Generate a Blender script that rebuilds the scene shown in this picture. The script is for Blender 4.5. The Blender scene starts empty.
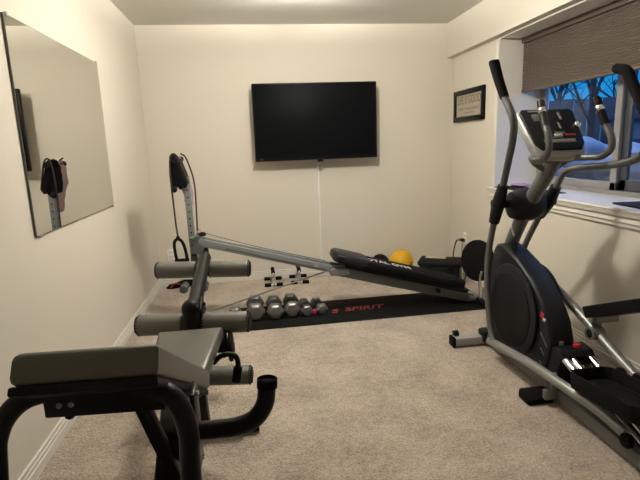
import bpy, bmesh, math, random
from mathutils import Vector, Matrix, noise
random.seed(7)
SC = bpy.context.scene
COL = SC.collection
PI = math.pi

# ------------------------------------------------------------------ helpers
class MB:
    """collects shapes; build() links them as ONE mesh object"""
    def __init__(s): s.bm = bmesh.new()
    def _merge(s, b2, mat=None):
        me = bpy.data.meshes.new('t'); b2.to_mesh(me); b2.free()
        if mat is not None: me.transform(mat)
        s.bm.from_mesh(me); bpy.data.meshes.remove(me); return s
    def box(s, c, size, bev=0.0, rot=None, seg=2):
        b = bmesh.new(); bmesh.ops.create_cube(b, size=1.0)
        for v in b.verts: v.co = Vector((v.co.x*size[0], v.co.y*size[1], v.co.z*size[2]))
        if bev > 0: bmesh.ops.bevel(b, geom=b.edges[:], offset=bev, segments=seg, profile=.5, affect='EDGES')
        m = Matrix.Translation(Vector(c))
        if rot is not None: m = m @ rot
        return s._merge(b, m)
    def prism(s, poly, a, b_, axis='x', bev=0.0, seg=2):
        """poly: 2d points, extruded from a to b_ along axis"""
        def mk(p, t):
            if axis == 'x': return (t, p[0], p[1])
            if axis == 'y': return (p[0], t, p[1])
            return (p[0], p[1], t)
        b = bmesh.new()
        v0 = [b.verts.new(mk(p, a)) for p in poly]; v1 = [b.verts.new(mk(p, b_)) for p in poly]
        n = len(poly)
        f0 = b.faces.new(v0); f1 = b.faces.new(v1[::-1])
        for i in range(n): b.faces.new((v0[i], v0[(i+1) % n], v1[(i+1) % n], v1[i]))
        bmesh.ops.recalc_face_normals(b, faces=b.faces[:])
        if bev > 0:
            es = [e for e in b.edges if (f0 in e.link_faces or f1 in e.link_faces)]
            bmesh.ops.bevel(b, geom=es, offset=bev, segments=seg, profile=.5, affect='EDGES')
        return s._merge(b)
    def tube(s, pts, r, n=14, smooth=True, res=8, closed=False, flat=None):
        """swept tube; r number or list per point; flat = (width factor along up) not used"""
        P = [Vector(p) for p in pts]
        R = list(r) if isinstance(r, (list, tuple)) else [r]*len(P)
        if smooth and len(P) > 2:
            Q, RR = [], []
            m = len(P)
            rng = range(m) if closed else range(m-1)
            for i in rng:
                p0 = P[i-1] if (i > 0 or closed) else P[i]*2-P[i+1]
                p1, p2 = P[i], P[(i+1) % m]
                p3 = P[(i+2) % m] if (i+2 < m or closed) else p2*2-p1
                for k in range(res):
                    t = k/res
                    Q.append(.5*((2*p1)+(p2-p0)*t+(2*p0-5*p1+4*p2-p3)*t*t+(3*p1-p0-3*p2+p3)*t**3))
                    RR.append(R[i]*(1-t)+R[(i+1) % m]*t)
            if not closed: Q.append(P[-1]); RR.append(R[-1])
            P, R = Q, RR
        b = bmesh.new(); rings = []
        up = None; m = len(P)
        for i in range(m):
            if closed: d = (P[(i+1) % m]-P[i-1])
            else: d = P[min(i+1, m-1)]-P[max(i-1, 0)]
            d.normalize()
            if up is None:
                up = Vector((0, 0, 1)) if abs(d.z) < .9 else Vector((1, 0, 0))
            up = (up-d*up.dot(d)); up.normalize()
            sd = d.cross(up)
            rings.append([b.verts.new(P[i]+(up*math.cos(2*PI*k/n)+sd*math.sin(2*PI*k/n))*R[i]) for k in range(n)])
        for i in range(m if closed else m-1):
            A, B = rings[i], rings[(i+1) % m]
            for k in range(n): b.faces.new((A[k], A[(k+1) % n], B[(k+1) % n], B[k]))
        if not closed:
            b.faces.new(rings[0][::-1]); b.faces.new(rings[-1])
        bmesh.ops.recalc_face_normals(b, faces=b.faces[:])
        return s._merge(b)
    def bar(s, a, b_, w, h, bev=.004, roll=0):
        """rectangular bar from a to b, w across, h up"""
        a, b_ = Vector(a), Vector(b_); d = b_-a; L = d.length; d.normalize()
        up = Vector((0, 0, 1)) if abs(d.z) < .95 else Vector((0, 1, 0))
        sd = up.cross(d).normalized(); up = d.cross(sd)
        m = Matrix((d, sd, up)).transposed().to_4x4() @ Matrix.Rotation(roll, 4, 'X')
        return s.box((a+b_)/2, (L, w, h), bev, m)
    def lathe(s, prof, c, axis=(0, 0, 1), n=28):
        """prof: (radius, along) pairs"""
        b = bmesh.new(); rings = []
        for r, z in prof:
            if r < 1e-6: rings.append([b.verts.new((0, 0, z))])
            else: rings.append([b.verts.new((r*math.cos(2*PI*k/n), r*math.sin(2*PI*k/n), z)) for k in range(n)])
        for A, B in zip(rings[:-1], rings[1:]):
            for k in range(n):
                q = []
                for v in (A[k % len(A)], A[(k+1) % n % len(A)], B[(k+1) % n % len(B)], B[k % len(B)]):
                    if v not in q: q.append(v)
                if len(q) > 2: b.faces.new(q)
        if len(rings[0]) > 1: b.faces.new(rings[0][::-1])
        if len(rings[-1]) > 1: b.faces.new(rings[-1])
        bmesh.ops.recalc_face_normals(b, faces=b.faces[:])
        q = Vector((0, 0, 1)).rotation_difference(Vector(axis).normalized())
        return s._merge(b, Matrix.Translation(Vector(c)) @ q.to_matrix().to_4x4())
    def ell(s, c, r, n=24, rot=None, jit=0, sc=3.0):
        b = bmesh.new(); bmesh.ops.create_uvsphere(b, u_segments=n, v_segments=max(8, n*2//3), radius=1)
        for v in b.verts:
            k = 1+jit*noise.noise(v.co*sc+Vector(c)*5) if jit else 1
            v.co = Vector((v.co.x*r[0], v.co.y*r[1], v.co.z*r[2]))*k
        m = Matrix.Translation(Vector(c))
        if rot is not None: m = m @ rot
        return s._merge(b, m)
    def text(s, body, mat, size, depth=.0008, shear=0, align='CENTER', bold=0.0):
        cu = bpy.data.curves.new('t', 'FONT'); cu.body = body; cu.size = size; cu.extrude = depth
        cu.align_x = align; cu.align_y = 'CENTER'; cu.shear = shear; cu.offset = bold; cu.resolution_u = 3
        o = bpy.data.objects.new('t', cu); COL.objects.link(o)
        me = bpy.data.meshes.new_from_object(o.evaluated_get(bpy.context.evaluated_depsgraph_get()))
        me.transform(mat); s.bm.from_mesh(me)
        bpy.data.meshes.remove(me); bpy.data.objects.remove(o); bpy.data.curves.remove(cu); return s
    def move(s, m):
        bmesh.ops.transform(s.bm, matrix=m, verts=s.bm.verts[:]); return s
    def build(s, name, mat, parent=None, kind=None, label=None, ang=38):
        bm = s.bm
        for f in bm.faces: f.smooth = True
        for e in bm.edges:
            if len(e.link_faces) == 2:
                e.smooth = e.calc_face_angle(0) < math.radians(ang)
        if parent is not None:
            r = parent
            while r.parent: r = r.parent
            bmesh.ops.translate(bm, verts=bm.verts[:], vec=-Vector(r.get('_base', (0, 0, 0))))
        me = bpy.data.meshes.new(name); bm.to_mesh(me); bm.free()
        o = bpy.data.objects.new(name, me); COL.objects.link(o)
        me.materials.append(mat)
        if parent is not None: o.parent = parent
        if kind: o['kind'] = kind
        if label: o['label'] = label
        return o

def tag(o, label, cat, group=None, kind=None):
    o['label'] = label; o['category'] = cat
    if group: o['group'] = group
    if kind: o['kind'] = kind
    return o
def thing(name, label, cat, base=(0, 0, 0), group=None):
    o = bpy.data.objects.new(name, None); COL.objects.link(o); o.empty_display_size = .1
    o.location = base; o['_base'] = list(base)
    return tag(o, label, cat, group)
def frame(o, x, y, z=None):
    """matrix with the given axes (columns) at origin o"""
    x = Vector(x).normalized(); y = Vector(y); y = (y-x*y.dot(x)).normalized(); z = x.cross(y)
    m = Matrix((x, y, z)).transposed().to_4x4(); m.translation = Vector(o); return m

# ---------------------------------------------------------------- materials
def mat(name, col, rough=.5, metal=0, bump=None, var=None, coat=0, spec=.5, emit=None, sheen=0):
    """bump=(scale,strength,distance)  var=(scale,dark factor)"""
    m = bpy.data.materials.new(name); m.use_nodes = True; nt = m.node_tree; N = nt.nodes; L = nt.links
    p = N['Principled BSDF']
    p.inputs['Base Color'].default_value = (*col, 1); p.inputs['Roughness'].default_value = rough
    p.inputs['Metallic'].default_value = metal; p.inputs['Specular IOR Level'].default_value = spec
    p.inputs['Coat Weight'].default_value = coat
    tc = N.new('ShaderNodeTexCoord')
    if sheen: p.inputs['Sheen Weight'].default_value = sheen
    if bump:
        n = N.new('ShaderNodeTexNoise'); n.inputs['Scale'].default_value = bump[0]; n.inputs['Detail'].default_value = 4
        b = N.new('ShaderNodeBump'); b.inputs['Strength'].default_value = bump[1]; b.inputs['Distance'].default_value = bump[2]
        L.new(tc.outputs['Object'], n.inputs['Vector']); L.new(n.outputs['Fac'], b.inputs['Height']); L.new(b.outputs['Normal'], p.inputs['Normal'])
    if var:
        n = N.new('ShaderNodeTexNoise'); n.inputs['Scale'].default_value = var[0]; n.inputs['Detail'].default_value = 5
        r = N.new('ShaderNodeValToRGB'); r.color_ramp.elements[0].position = .3; r.color_ramp.elements[1].position = .7
        r.color_ramp.elements[0].color = (*[c*var[1] for c in col], 1); r.color_ramp.elements[1].color = (*col, 1)
        L.new(tc.outputs['Object'], n.inputs['Vector']); L.new(n.outputs['Fac'], r.inputs['Fac']); L.new(r.outputs['Color'], p.inputs['Base Color'])
    if emit:
        p.inputs['Emission Color'].default_value = (*emit[0], 1); p.inputs['Emission Strength'].default_value = emit[1]
    return m

def carpet_mat():
    m = bpy.data.materials.new('carpet'); m.use_nodes = True; nt = m.node_tree; N = nt.nodes; L = nt.links
    p = N['Principled BSDF']; p.inputs['Roughness'].default_value = .95; p.inputs['Specular IOR Level'].default_value = .1
    p.inputs['Sheen Weight'].default_value = .25
    tc = N.new('ShaderNodeTexCoord')
    def nz(s, d=3):
        n = N.new('ShaderNodeTexNoise'); n.inputs['Scale'].default_value = s; n.inputs['Detail'].default_value = d
        L.new(tc.outputs['Object'], n.inputs['Vector']); return n
    fine, mid, big = nz(95, 3), nz(26, 4), nz(4, 3)
    def math_(op, a, b):
        q = N.new('ShaderNodeMath'); q.operation = op
        for i, v in enumerate((a, b)):
            if isinstance(v, (int, float)): q.inputs[i].default_value = v
            else: L.new(v, q.inputs[i])
        return q.outputs[0]
    h = math_('ADD', math_('MULTIPLY', fine.outputs['Fac'], .5), math_('ADD', math_('MULTIPLY', mid.outputs['Fac'], .22), math_('MULTIPLY', big.outputs['Fac'], .28)))
    r = N.new('ShaderNodeValToRGB'); e = r.color_ramp.elements
    e[0].position = .36; e[0].color = (.22, .175, .135, 1); e[1].position = .64; e[1].color = (.60, .515, .42, 1)
    L.new(h, r.inputs['Fac']); L.new(r.outputs['Color'], p.inputs['Base Color'])
    b = N.new('ShaderNodeBump'); b.inputs['Strength'].default_value = .8; b.inputs['Distance'].default_value = .012
    L.new(math_('ADD', fine.outputs['Fac'], mid.outputs['Fac']), b.inputs['Height']); L.new(b.outputs['Normal'], p.inputs['Normal'])
    return m

def glass_mat():
    m = bpy.data.materials.new('window_glass'); m.use_nodes = True; nt = m.node_tree; N = nt.nodes; L = nt.links
    out = N['Material Output']; N.remove(N['Principled BSDF'])
    t = N.new('ShaderNodeBsdfTransparent'); t.inputs['Color'].default_value = (.93, .96, .97, 1)
    g = N.new('ShaderNodeBsdfGlossy'); g.inputs['Roughness'].default_value = .02
    lw = N.new('ShaderNodeLayerWeight'); pw = N.new('ShaderNodeMath'); pw.operation = 'POWER'; pw.inputs[1].default_value = 5
    f = N.new('ShaderNodeMath'); f.operation = 'MULTIPLY_ADD'; f.inputs[1].default_value = .9; f.inputs[2].default_value = .04
    L.new(lw.outputs['Facing'], pw.inputs[0]); L.new(pw.outputs[0], f.inputs[0])
    x = N.new('ShaderNodeMixShader')
    L.new(f.outputs[0], x.inputs[0]); L.new(t.outputs[0], x.inputs[1]); L.new(g.outputs[0], x.inputs[2]); L.new(x.outputs[0], out.inputs[0])
    return m

M = {}
M['wall'] = mat('wall_paint', (.67, .625, .535), .75, bump=(220, .12, .002), spec=.3)
M['ceiling'] = mat('ceiling_paint', (.70, .68, .63), .9, bump=(160, .15, .003), spec=.2)
M['carpet'] = carpet_mat()
M['trim'] = mat('white_trim', (.72, .69, .62), .4)
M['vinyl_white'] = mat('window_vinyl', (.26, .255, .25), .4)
M['dark_frame'] = mat('dark_window_rubber', (.05, .055, .065), .5)
M['glass'] = glass_mat()
M['black'] = mat('black_powder_coat', (.005, .005, .005), .42, spec=.18)
M['blackm'] = mat('black_matte', (.007, .007, .007), .65, spec=.15)
M['plastic'] = mat('black_plastic', (.008, .009, .0105), .45, bump=(400, .05, .001), spec=.22)
M['rubber'] = mat('black_rubber', (.006, .006, .006), .85, bump=(120, .2, .002), spec=.08)
M['foam'] = mat('grey_foam', (.115, .112, .094), .55, bump=(60, .08, .002))
M['vinyl'] = mat('bench_vinyl', (.088, .085, .070), .42, bump=(90, .1, .002))
M['steel'] = mat('grey_steel', (.22, .235, .245), .42, metal=.35)
M['steel_dk'] = mat('dark_grey_steel', (.105, .115, .118), .42, metal=.35)
M['tube'] = mat('silver_grey_paint', (.125, .125, .122), .4, metal=.35)
M['arm'] = mat('bright_silver_paint', (.25, .25, .24), .38, metal=.4)
M['silver'] = mat('silver_plastic', (.33, .325, .31), .4, metal=.35)
M['chrome'] = mat('chrome', (.75, .75, .75), .12, metal=1)
M['hex'] = mat('cast_iron_grey', (.165, .165, .16), .34, metal=.5, var=(40, .8))
M['hexdk'] = mat('dark_handle', (.06, .06, .06), .4, metal=.7)
M['tv'] = mat('tv_screen', (.004, .0048, .0052), .4, spec=.02)
M['tvb'] = mat('tv_bezel', (.006, .006, .007), .35, spec=.15)
M['mirror'] = mat('mirror_silver', (.72, .72, .68), .0, metal=1)
M['mirror_edge'] = mat('mirror_edge', (.06, .06, .055), .3)
M['clip'] = mat('clear_clip', (.5, .5, .48), .2)
M['red'] = mat('red_print', (.30, .018, .02), .6)
M['redb'] = mat('red_plastic', (.38, .012, .02), .4)
M['pink'] = mat('pink_plastic', (.55, .03, .10), .5)
M['mauve'] = mat('mauve_cloth', (.27, .17, .205), .9, bump=(70, .4, .004), sheen=.3)
M['cloth'] = mat('black_cloth', (.007, .0065, .0075), .95, bump=(70, .4, .004), spec=.08)
M['rope'] = mat('dark_cord', (.035, .018, .018), .7)
M['white'] = mat('white_plastic', (.86, .85, .83), .4)
M['print'] = mat('white_print', (.75, .75, .72), .5)
M['yellow'] = mat('yellow_rubber', (.72, .40, .008), .45, bump=(150, .06, .002))
M['dark_print'] = mat('dark_print', (.05, .045, .03), .6)
M['paper'] = mat('kraft_paper', (.42, .37, .29), .8, var=(6, .9))
M['ink'] = mat('brown_ink', (.13, .105, .085), .8)
M['shade'] = mat('shade_fabric', (.11, .088, .070), .9)
M['shade_rail'] = mat('shade_rail', (.10, .075, .055), .5)
M['lamp'] = mat('lamp_glow', (1, .9, .75), .5, emit=((1.0, .94, .835), 325.0))
M['added_lamp'] = mat('added_uplight_glow', (1, .9, .75), .5, emit=((1.0, .95, .86), 5500.0))  # glow of the added uplight, makes the bright patch on the ceiling
M['lcd'] = mat('grey_lcd', (.10, .115, .115), .25)
M['btn'] = mat('grey_button', (.20, .20, .19), .5)
M['green'] = mat('green_tape', (.05, .16, .05), .6)
M['brass'] = mat('brass', (.42, .30, .12), .35, metal=.9)
M['snow'] = mat('frosted_rock', (.50, .52, .55), .8, bump=(5, .8, .06), var=(2.2, .35))
M['ground'] = mat('frosted_ground', (.19, .19, .20), .9, bump=(8, .6, .05), var=(3, .4))
M['fence'] = mat('weathered_fence', (.11, .10, .105), .85, var=(5, .7))
M['bark'] = mat('bark', (.05, .045, .045), .9)
M['house'] = mat('grey_siding', (.22, .21, .22), .8)
M['lilac'] = mat('lilac_cloth', (.45, .25, .42), .8)

# ------------------------------------------------------------------- camera
CAMP = Vector((.99180632, -4.8047034, 1.32430614))
r_ = Vector((.9901305, -.13533191, -.03642625)); u_ = Vector((.06165161, .18717853, .98038935)); f_ = Vector((.12585975, .97295913, -.1936746))
cd = bpy.data.cameras.new('camera'); cam = bpy.data.objects.new('camera', cd); COL.objects.link(cam)
mm = Matrix((r_, u_, -f_)).transposed().to_4x4(); mm.translation = CAMP
cam.matrix_world = mm; cd.sensor_width = 36; cd.lens = 481.94*36/640; cd.clip_start = .05; cd.clip_end = 200
SC.camera = cam

# ------------------------------------------------------------------ setting
W, W2, H = 2.946, 3.01, 2.44
YF = -6.3                    # wall behind the camera
SO = 2.12                    # underside of the soffit
Y0, Y1, Z0, Z1 = -.925, -2.85, .88, 2.106   # window opening
XW = 3.42
MB().box(((W2+.6)/2-.15, YF/2, -.05), (W2+1.3, -YF+.4, .1)).build('floor', M['carpet'], kind='structure')
MB().box(((W2)/2+.05, YF/2, H+.05), (W2+.9, -YF+.4, .1)).build('ceiling', M['ceiling'], kind='structure')
MB().box((-.06, YF/2, H/2), (.12, -YF+.24, H)).build('wall_left', M['wall'], kind='structure')
MB().box((W2/2+.0, .06, H/2), (W2+.3, .12, H)).build('wall_back', M['wall'], kind='structure')
MB().box((W2/2, YF-.06, H/2), (W2+.3, .12, H)).build('wall_front', M['wall'], kind='structure')
b = MB()
TW = XW+.05
b.box(((W2+TW)/2, Y0/2, SO/2), (TW-W2, -Y0, SO))
b.box(((W2+TW)/2, (Y1+YF)/2, SO/2), (TW-W2, Y1-YF, SO))
b.box(((W2+TW)/2, (Y0+Y1)/2, Z0/2), (TW-W2, Y0-Y1, Z0))
b.box(((W+TW)/2, YF/2, (SO+H)/2), (TW-W, -YF, H-SO))
b.build('wall_right', M['wall'], kind='structure')
# white lining of the window recess
b = MB()
b.box(((W2+XW)/2-.003, Y0-.006, (Z0+Z1)/2), (XW-W2+.006, .012, Z1-Z0))
b.box(((W2+XW)/2-.003, Y1+.006, (Z0+Z1)/2), (XW-W2+.006, .012, Z1-Z0))
b.box(((W2+XW)/2-.003, (Y0+Y1)/2, Z1+.006), (XW-W2+.006, Y0-Y1, .012))
b.box((W2-.006, Y0+.012, (Z0+Z1)/2), (.012, .036, Z1-Z0+.01), .003)
b.build('trim_1', M['trim'], kind='structure')
# sill and apron
b = MB()
b.prism([(W2-.045, .905), (W2-.05, .912), (W2-.045, .921), (XW, .921), (XW, .88), (W2-.04, .88)], Y0+.05, Y1-.1, 'y')
b.prism([(W2, .845), (W2-.03, .845), (W2-.022, .868), (W2-.028, .884), (W2, .884)], Y0+.035, Y1-.1, 'y')
b.prism([(W2, .815), (W2-.018, .818), (W2-.018, .842), (W2, .846)], Y0+.035, Y1-.1, 'y')
b.build('trim_2', M['trim'], kind='structure')
# baseboards : profile with two steps
PR = [(0, 0), (.016, 0), (.016, .042), (.011, .046), (.013, .050), (.013, .062), (.008, .066), (.010, .070), (.008, .082), (0, .084)]
MB().prism([(x, z) for x, z in PR], 0, YF, 'y').build('baseboard_left', M['trim'], kind='structure')
MB().prism([(-x, z) for x, z in PR], 0, W2, 'x').build('baseboard_back', M['trim'], kind='structure')
MB().prism([(W2-x, z) for x, z in PR], 0, YF, 'y').build('baseboard_right', M['trim'], kind='structure')

# window unit : two sliding sashes
wn = bpy.data.objects.new('window_1', None); COL.objects.link(wn); wn['kind'] = 'structure'; wn['_base'] = [0, 0, 0]
yl, yr = Y0-.012, Y1+.012
def rect_frame(b, x, ya, yb, za, zb, w, t):
    b.box((x, ya-w/2, (za+zb)/2), (t, w, zb-za), .004); b.box((x, yb+w/2, (za+zb)/2), (t, w, zb-za), .004)
    b.box((x, (ya+yb)/2, za+w/2), (t, ya-yb, w), .004); b.box((x, (ya+yb)/2, zb-w/2), (t, ya-yb, w), .004)
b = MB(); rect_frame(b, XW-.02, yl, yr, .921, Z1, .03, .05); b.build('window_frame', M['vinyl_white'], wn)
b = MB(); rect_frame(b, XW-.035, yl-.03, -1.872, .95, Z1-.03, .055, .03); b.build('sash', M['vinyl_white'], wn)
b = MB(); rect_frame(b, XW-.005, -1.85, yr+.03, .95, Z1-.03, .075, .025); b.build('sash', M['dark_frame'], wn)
b = MB(); b.box((XW-.035, (yl-.085-1.82)/2, (.99+Z1-.07)/2), (.004, yl-.085+1.82, Z1-.07-.99)); b.build('pane', M['glass'], wn)
b = MB(); b.box((XW-.005, (-1.92+yr+.08)/2, (.995+Z1-.08)/2), (.004, yr+.08+1.92, Z1-.08-.995)); b.build('pane', M['glass'], wn)
wn.children[0].name = 'window_frame'

# ----------------------------------------------------------- cellular shade
t = thing('window_shade', 'brown pleated cellular shade hanging over the window, half lowered', 'window shade', (3.225, Y0-.03, 1.69))
ya, yb = Y0-.022, Y1+.022
MB().box((3.215, (ya+yb)/2, Z1-.022), (.055, ya-yb, .04), .006).build('headrail', M['shade_rail'], t)
n = 24; zt, zb = Z1-.042, 1.703
prof = []
for i in range(n+1):
    z = zt+(zb-zt)*i/n; prof.append((3.212, z))
    if i < n: prof.append((3.205, z+(zb-zt)/n*.5))
back = [(3.238-(0 if i % 2 else 0), zt+(zb-zt)*i/n) for i in range(n, -1, -1)]
MB().prism(prof+back, ya, yb, 'y').build('pleats', M['shade'], t, ang=15)
MB().box((3.222, (ya+yb)/2, 1.694), (.04, ya-yb, .020), .004).build('bottom_rail', M['shade'], t)

# ---------------------------------------------------------------- things on the sill
o = MB().box((3.13, -2.50, .9265), (.20, .50, .009), .003, Matrix.Rotation(-.12, 4, 'Z')).build('tablet', M['blackm'])
tag(o, 'flat black tablet lying on the white window sill at the right edge', 'tablet')
o = MB().box((3.07, -1.32, .925), (.19, .66, .006), .002, Matrix.Rotation(.03, 4, 'Z')).build('magazine', M['blackm'])
tag(o, 'thin dark magazine lying on the window sill behind the elliptical', 'magazine')
b = MB(); b.ell((3.14, -1.10, .945), (.065, .10, .016), 20, jit=.15)
tag(b.build('folded_cloth', M['lilac']), 'small lilac folded cloth on the dark magazine on the sill', 'cloth')

# --------------------------------------------------------------- ceiling light and added uplight
LX, LY, LZ = 1.40, -1.98, 2.28
t = thing('ceiling_light', 'round white globe lamp on the ceiling above the middle of the room', 'ceiling light', (LX, LY, H))
MB().lathe([(.0, 0), (.075, 0), (.075, -.02), (.04, -.035), (.03, -.09), (0, -.09)], (LX, LY, H)).build('lamp_base', M['white'], t)
MB().ell((LX, LY, LZ), (.088, .088, .088), 28).build('globe', M['lamp'], t)
t = thing('added_uplight', 'small white bowl lamp added out of view to brighten the ceiling nearer the television', 'ceiling light', (1.38, -1.27, H))  # invented fixture above the frame, added only for the ceiling hot spot
MB().lathe([(.0, 0), (.05, 0), (.05, -.012), (.02, -.018), (.018, -.055), (0, -.055)], (1.38, -1.27, H)).build('lamp_base', M['white'], t)
MB().lathe([(0, -.046), (.05, -.044), (.085, -.030), (.105, -.002), (.100, -.002), (.081, -.026), (.048, -.039), (0, -.041)], (1.38, -1.27, 2.372)).build('added_bowl', M['white'], t)  # opaque bowl, added to keep this glow off the walls
MB().ell((1.38, -1.27, 2.362), (.028, .028, .020), 20).build('added_bulb', M['added_lamp'], t)

# ----------------------------------------------------------------- television
TX0, TX1, TZ0, TZ1, TY = 1.010, 2.186, 1.186, 1.897, -.165
t = thing('television', 'large black flat television hung on the back wall', 'television', (1.61, 0, 1.18))
MB().box(((TX0+TX1)/2, TY+.03, (TZ0+TZ1)/2), (TX1-TX0, .05, TZ1-TZ0), .008).build('housing', M['tvb'], t)
MB().box(((TX0+TX1)/2, TY+.003, (TZ0+TZ1)/2+.008), (TX1-TX0-.028, .006, TZ1-TZ0-.042), .001).build('screen', M['tv'], t)
MB().box((1.625, TY+.012, TZ0-.004), (.055, .03, .034), .006).build('sensor_bump', M['tvb'], t)
b = MB(); b.box((1.607, -.095, 1.55), (.5, .03, .4), .003); b.box((1.607, -.045, 1.55), (.3, .088, .3), .003); b.build('wall_bracket', M['blackm'], t)
b = MB(); b.text('VIZIO', frame((TX0+.055, TY-.001, TZ0+.018), (1, 0, 0), (0, 0, 1)), .016, .0004); b.build('lettering', M['btn'], t, label='small grey lettering on the lower left bezel')
t = thing('cable_cover', 'thin white cable strip running down the back wall below the television', 'cable cover', (1.62, 0, .09))
MB().box((1.6205, -.007, .63), (.016, .014, 1.10), .003).build('channel', M['white'], t)
MB().box((1.6215, -.010, 1.185), (.012, .012, .06), .003).build('connector', M['btn'], t)

# -------------------------------------------------------------------- mirror
t = thing('wall_mirror', 'large frameless rectangular mirror clipped to the left wall', 'mirror', (0, -1.9, .965))
MY0, MY1, MZ0, MZ1 = -1.306, -2.535, .965, 1.905
MB().box((.006, (MY0+MY1)/2, (MZ0+MZ1)/2), (.008, MY0-MY1, MZ1-MZ0), .0).build('backing', M['mirror_edge'], t)
MB().box((.0105, (MY0+MY1)/2, (MZ0+MZ1)/2), (.002, MY0-MY1-.006, MZ1-MZ0-.006), .0).build('glass', M['mirror'], t)
for y, z in ((MY0-.02, MZ1), (MY1+.03, MZ1), (MY0-.02, MZ0), (MY1+.05, MZ0)):
    MB().box((.009, y, z), (.014, .014, .018), .003).build('clip', M['clip'], t)

# ---------------------------------------------------------------- framed sign
t = thing('framed_sign', 'small black framed print with lettering on the right wall', 'framed sign', (W2, -.4, 1.49))
fy0, fy1, fz0, fz1 = -.09, -.72, 1.492, 1.782
b = MB()
x = W2-.014; w = .045
b.box((x, fy0-w/2, (fz0+fz1)/2), (.028, w, fz1-fz0), .005); b.box((x, fy1+w/2, (fz0+fz1)/2), (.028, w, fz1-fz0), .005)
b.box((x, (fy0+fy1)/2, fz0+w/2), (.028, fy0-fy1, w), .005); b.box((x, (fy0+fy1)/2, fz1-w/2), (.028, fy0-fy1, w), .005)
b.build('frame', M['black'], t)
MB().box((W2-.008, (fy0+fy1)/2, (fz0+fz1)/2), (.008, fy0-fy1-w, fz1-fz0-w)).build('print', M['paper'], t)
fr = lambda y, z: frame((W2-.0125, y, z), (0, -1, 0), (0, 0, 1))
b = MB()
def fit_text(b, body, y, z, size, width, shear=0):
    q = MB(); q.text(body, Matrix.Identity(4), size, .0003)
    xs = [v.co.x for v in q.bm.verts]; k = width/(max(xs)-min(xs)); q.bm.free()
    b.text(body, fr(y, z) @ Matrix.Diagonal((k, 1, 1, 1)), size, .0003)
fit_text(b, 'LIFE IS GOOD', -.405, 1.683, .105, .48)
fit_text(b, 'ENJOY THE JOURNEY', -.405, 1.605, .032, .44)
fit_text(b, 'every day', -.42, 1.572, .030, .20)
b.build('lettering', M['ink'], t)

# ------------------------------------------------------------------- outlets
def outlet(label, m4):
    base = m4.translation
    t = thing('wall_outlet', label, 'wall outlet', tuple(base))
    MB().box((0, 0, .003), (.072, .116, .006), .003).move(m4).build('cover_plate', M['white'], t)
    for s in (-1, 1):
        MB().box((0, s*.024, .007), (.034, .030, .004), .003).move(m4).build('socket', M['trim'], t)
    return t
outlet('white outlet plate low on the back wall at the left, behind the hanging strap handle', frame((.125, 0, .315), (1, 0, 0), (0, 0, 1)))
outlet('white outlet plate low on the right wall with a black plug in it', frame((W2, -.37, .372), (0, -1, 0), (0, 0, 1)))
t = thing('power_cord', 'black power cord plugged into the right wall outlet and hanging to the floor', 'cord', (W2, -.37, .348))
MB().box((W2-.026, -.36, .352), (.036, .05, .028), .006).build('plug', M['blackm'], t)
b = MB(); b.tube([(W2-.045, -.355, .352), (W2-.07, -.32, .335), (W2-.075, -.27, .22), (W2-.06, -.22, .10), (W2-.10, -.25, .012), (W2-.3, -.30, .008)], .006)
b.build('cable', M['blackm'], t)
t = MB().tube([(W2-.012, -.39, .345), (W2-.05, -.41, .31), (W2-.05, -.42, .15), (W2-.07, -.42, .012), (W2-.05, -.35, .008)], .004).build('thin_cord', M['btn'])
tag(t, 'thin grey cord hanging from the right wall outlet beside the black cord', 'cord')

# ---------------------------------------------------------------- exercise mat
A = math.radians(1.2)
mc = (1.77, -1.135)
t = thing('exercise_mat', 'long black rubber floor mat with red lettering under the incline trainer', 'exercise mat', (mc[0], mc[1], 0))
R = Matrix.Translation((mc[0], mc[1], 0)) @ Matrix.Rotation(A, 4, 'Z')
MB().box((0, 0, .004), (2.04, .52, .008), .002).move(R).build('sheet', M['rubber'], t)
b = MB()
b.text('S', R @ frame((-.215, -.02, .0085), (1, 0, 0), (0, 1, 0)), .11, .0004, .3, bold=.004)
b.build('initial_letter', M['red'], t); b = MB()
b.text('SPIRIT', R @ frame((.03, -.0, .0085), (1, 0, 0), (0, 1, 0)), .12, .0004, .3, bold=.003)
b.build('lettering', M['red'], t)

# ------------------------------------------------------------------- dumbbells
def dumbbell(a, L, hl):
    """hexagonal heads, axis along y, flat side down; a = half height"""
    t = thing('hex_dumbbell', '', 'dumbbell', (0, 0, 0))
    Rr = a/math.cos(PI/6)
    hexa = lambda k: [(Rr*k*math.cos(PI/3*i), a+Rr*k*math.sin(PI/3*i)) for i in range(6)]
    for s in (-1, 1):
        y0, y1 = s*(L/2-hl), s*L/2
        bm = bmesh.new(); rings = []
        for k, y in ((.72, y0), (1, y0+s*hl*.25), (1, y1-s*hl*.22), (.74, y1)):
            rings.append([bm.verts.new((p[0], y, p[1])) for p in hexa(k)])
        for P, Q in zip(rings[:-1], rings[1:]):
            for i in range(6): bm.faces.new((P[i], P[(i+1) % 6], Q[(i+1) % 6], Q[i]))
        bm.faces.new(rings[0]); bm.faces.new(rings[-1])
        bmesh.ops.recalc_face_normals(bm, faces=bm.faces[:])
        bmesh.ops.bevel(bm, geom=bm.edges[:], offset=a*.07, segments=2, profile=.5, affect='EDGES')
        q = MB(); q._merge(bm); q.build('head', M['hex'], t)
    q = MB(); hh = L/2-hl
    q.tube([(0, -hh-.01, a), (0, -hh*.5, a), (0, 0, a), (0, hh*.5, a), (0, hh+.01, a)], [.014, .015, .017, .015, .014]); q.build('handle', M['hexdk'], t)
    return t
def copy_tree(o, parent=None):
    c = o.copy(); COL.objects.link(c)
    if parent is not None:
        c.parent = parent
    for ch in list(o.children): copy_tree(ch, c)
    return c
big = dumbbell(.066, .31, .09)
med = dumbbell(.059, .30, .085)
small = dumbbell(.042, .24, .065)
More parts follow.
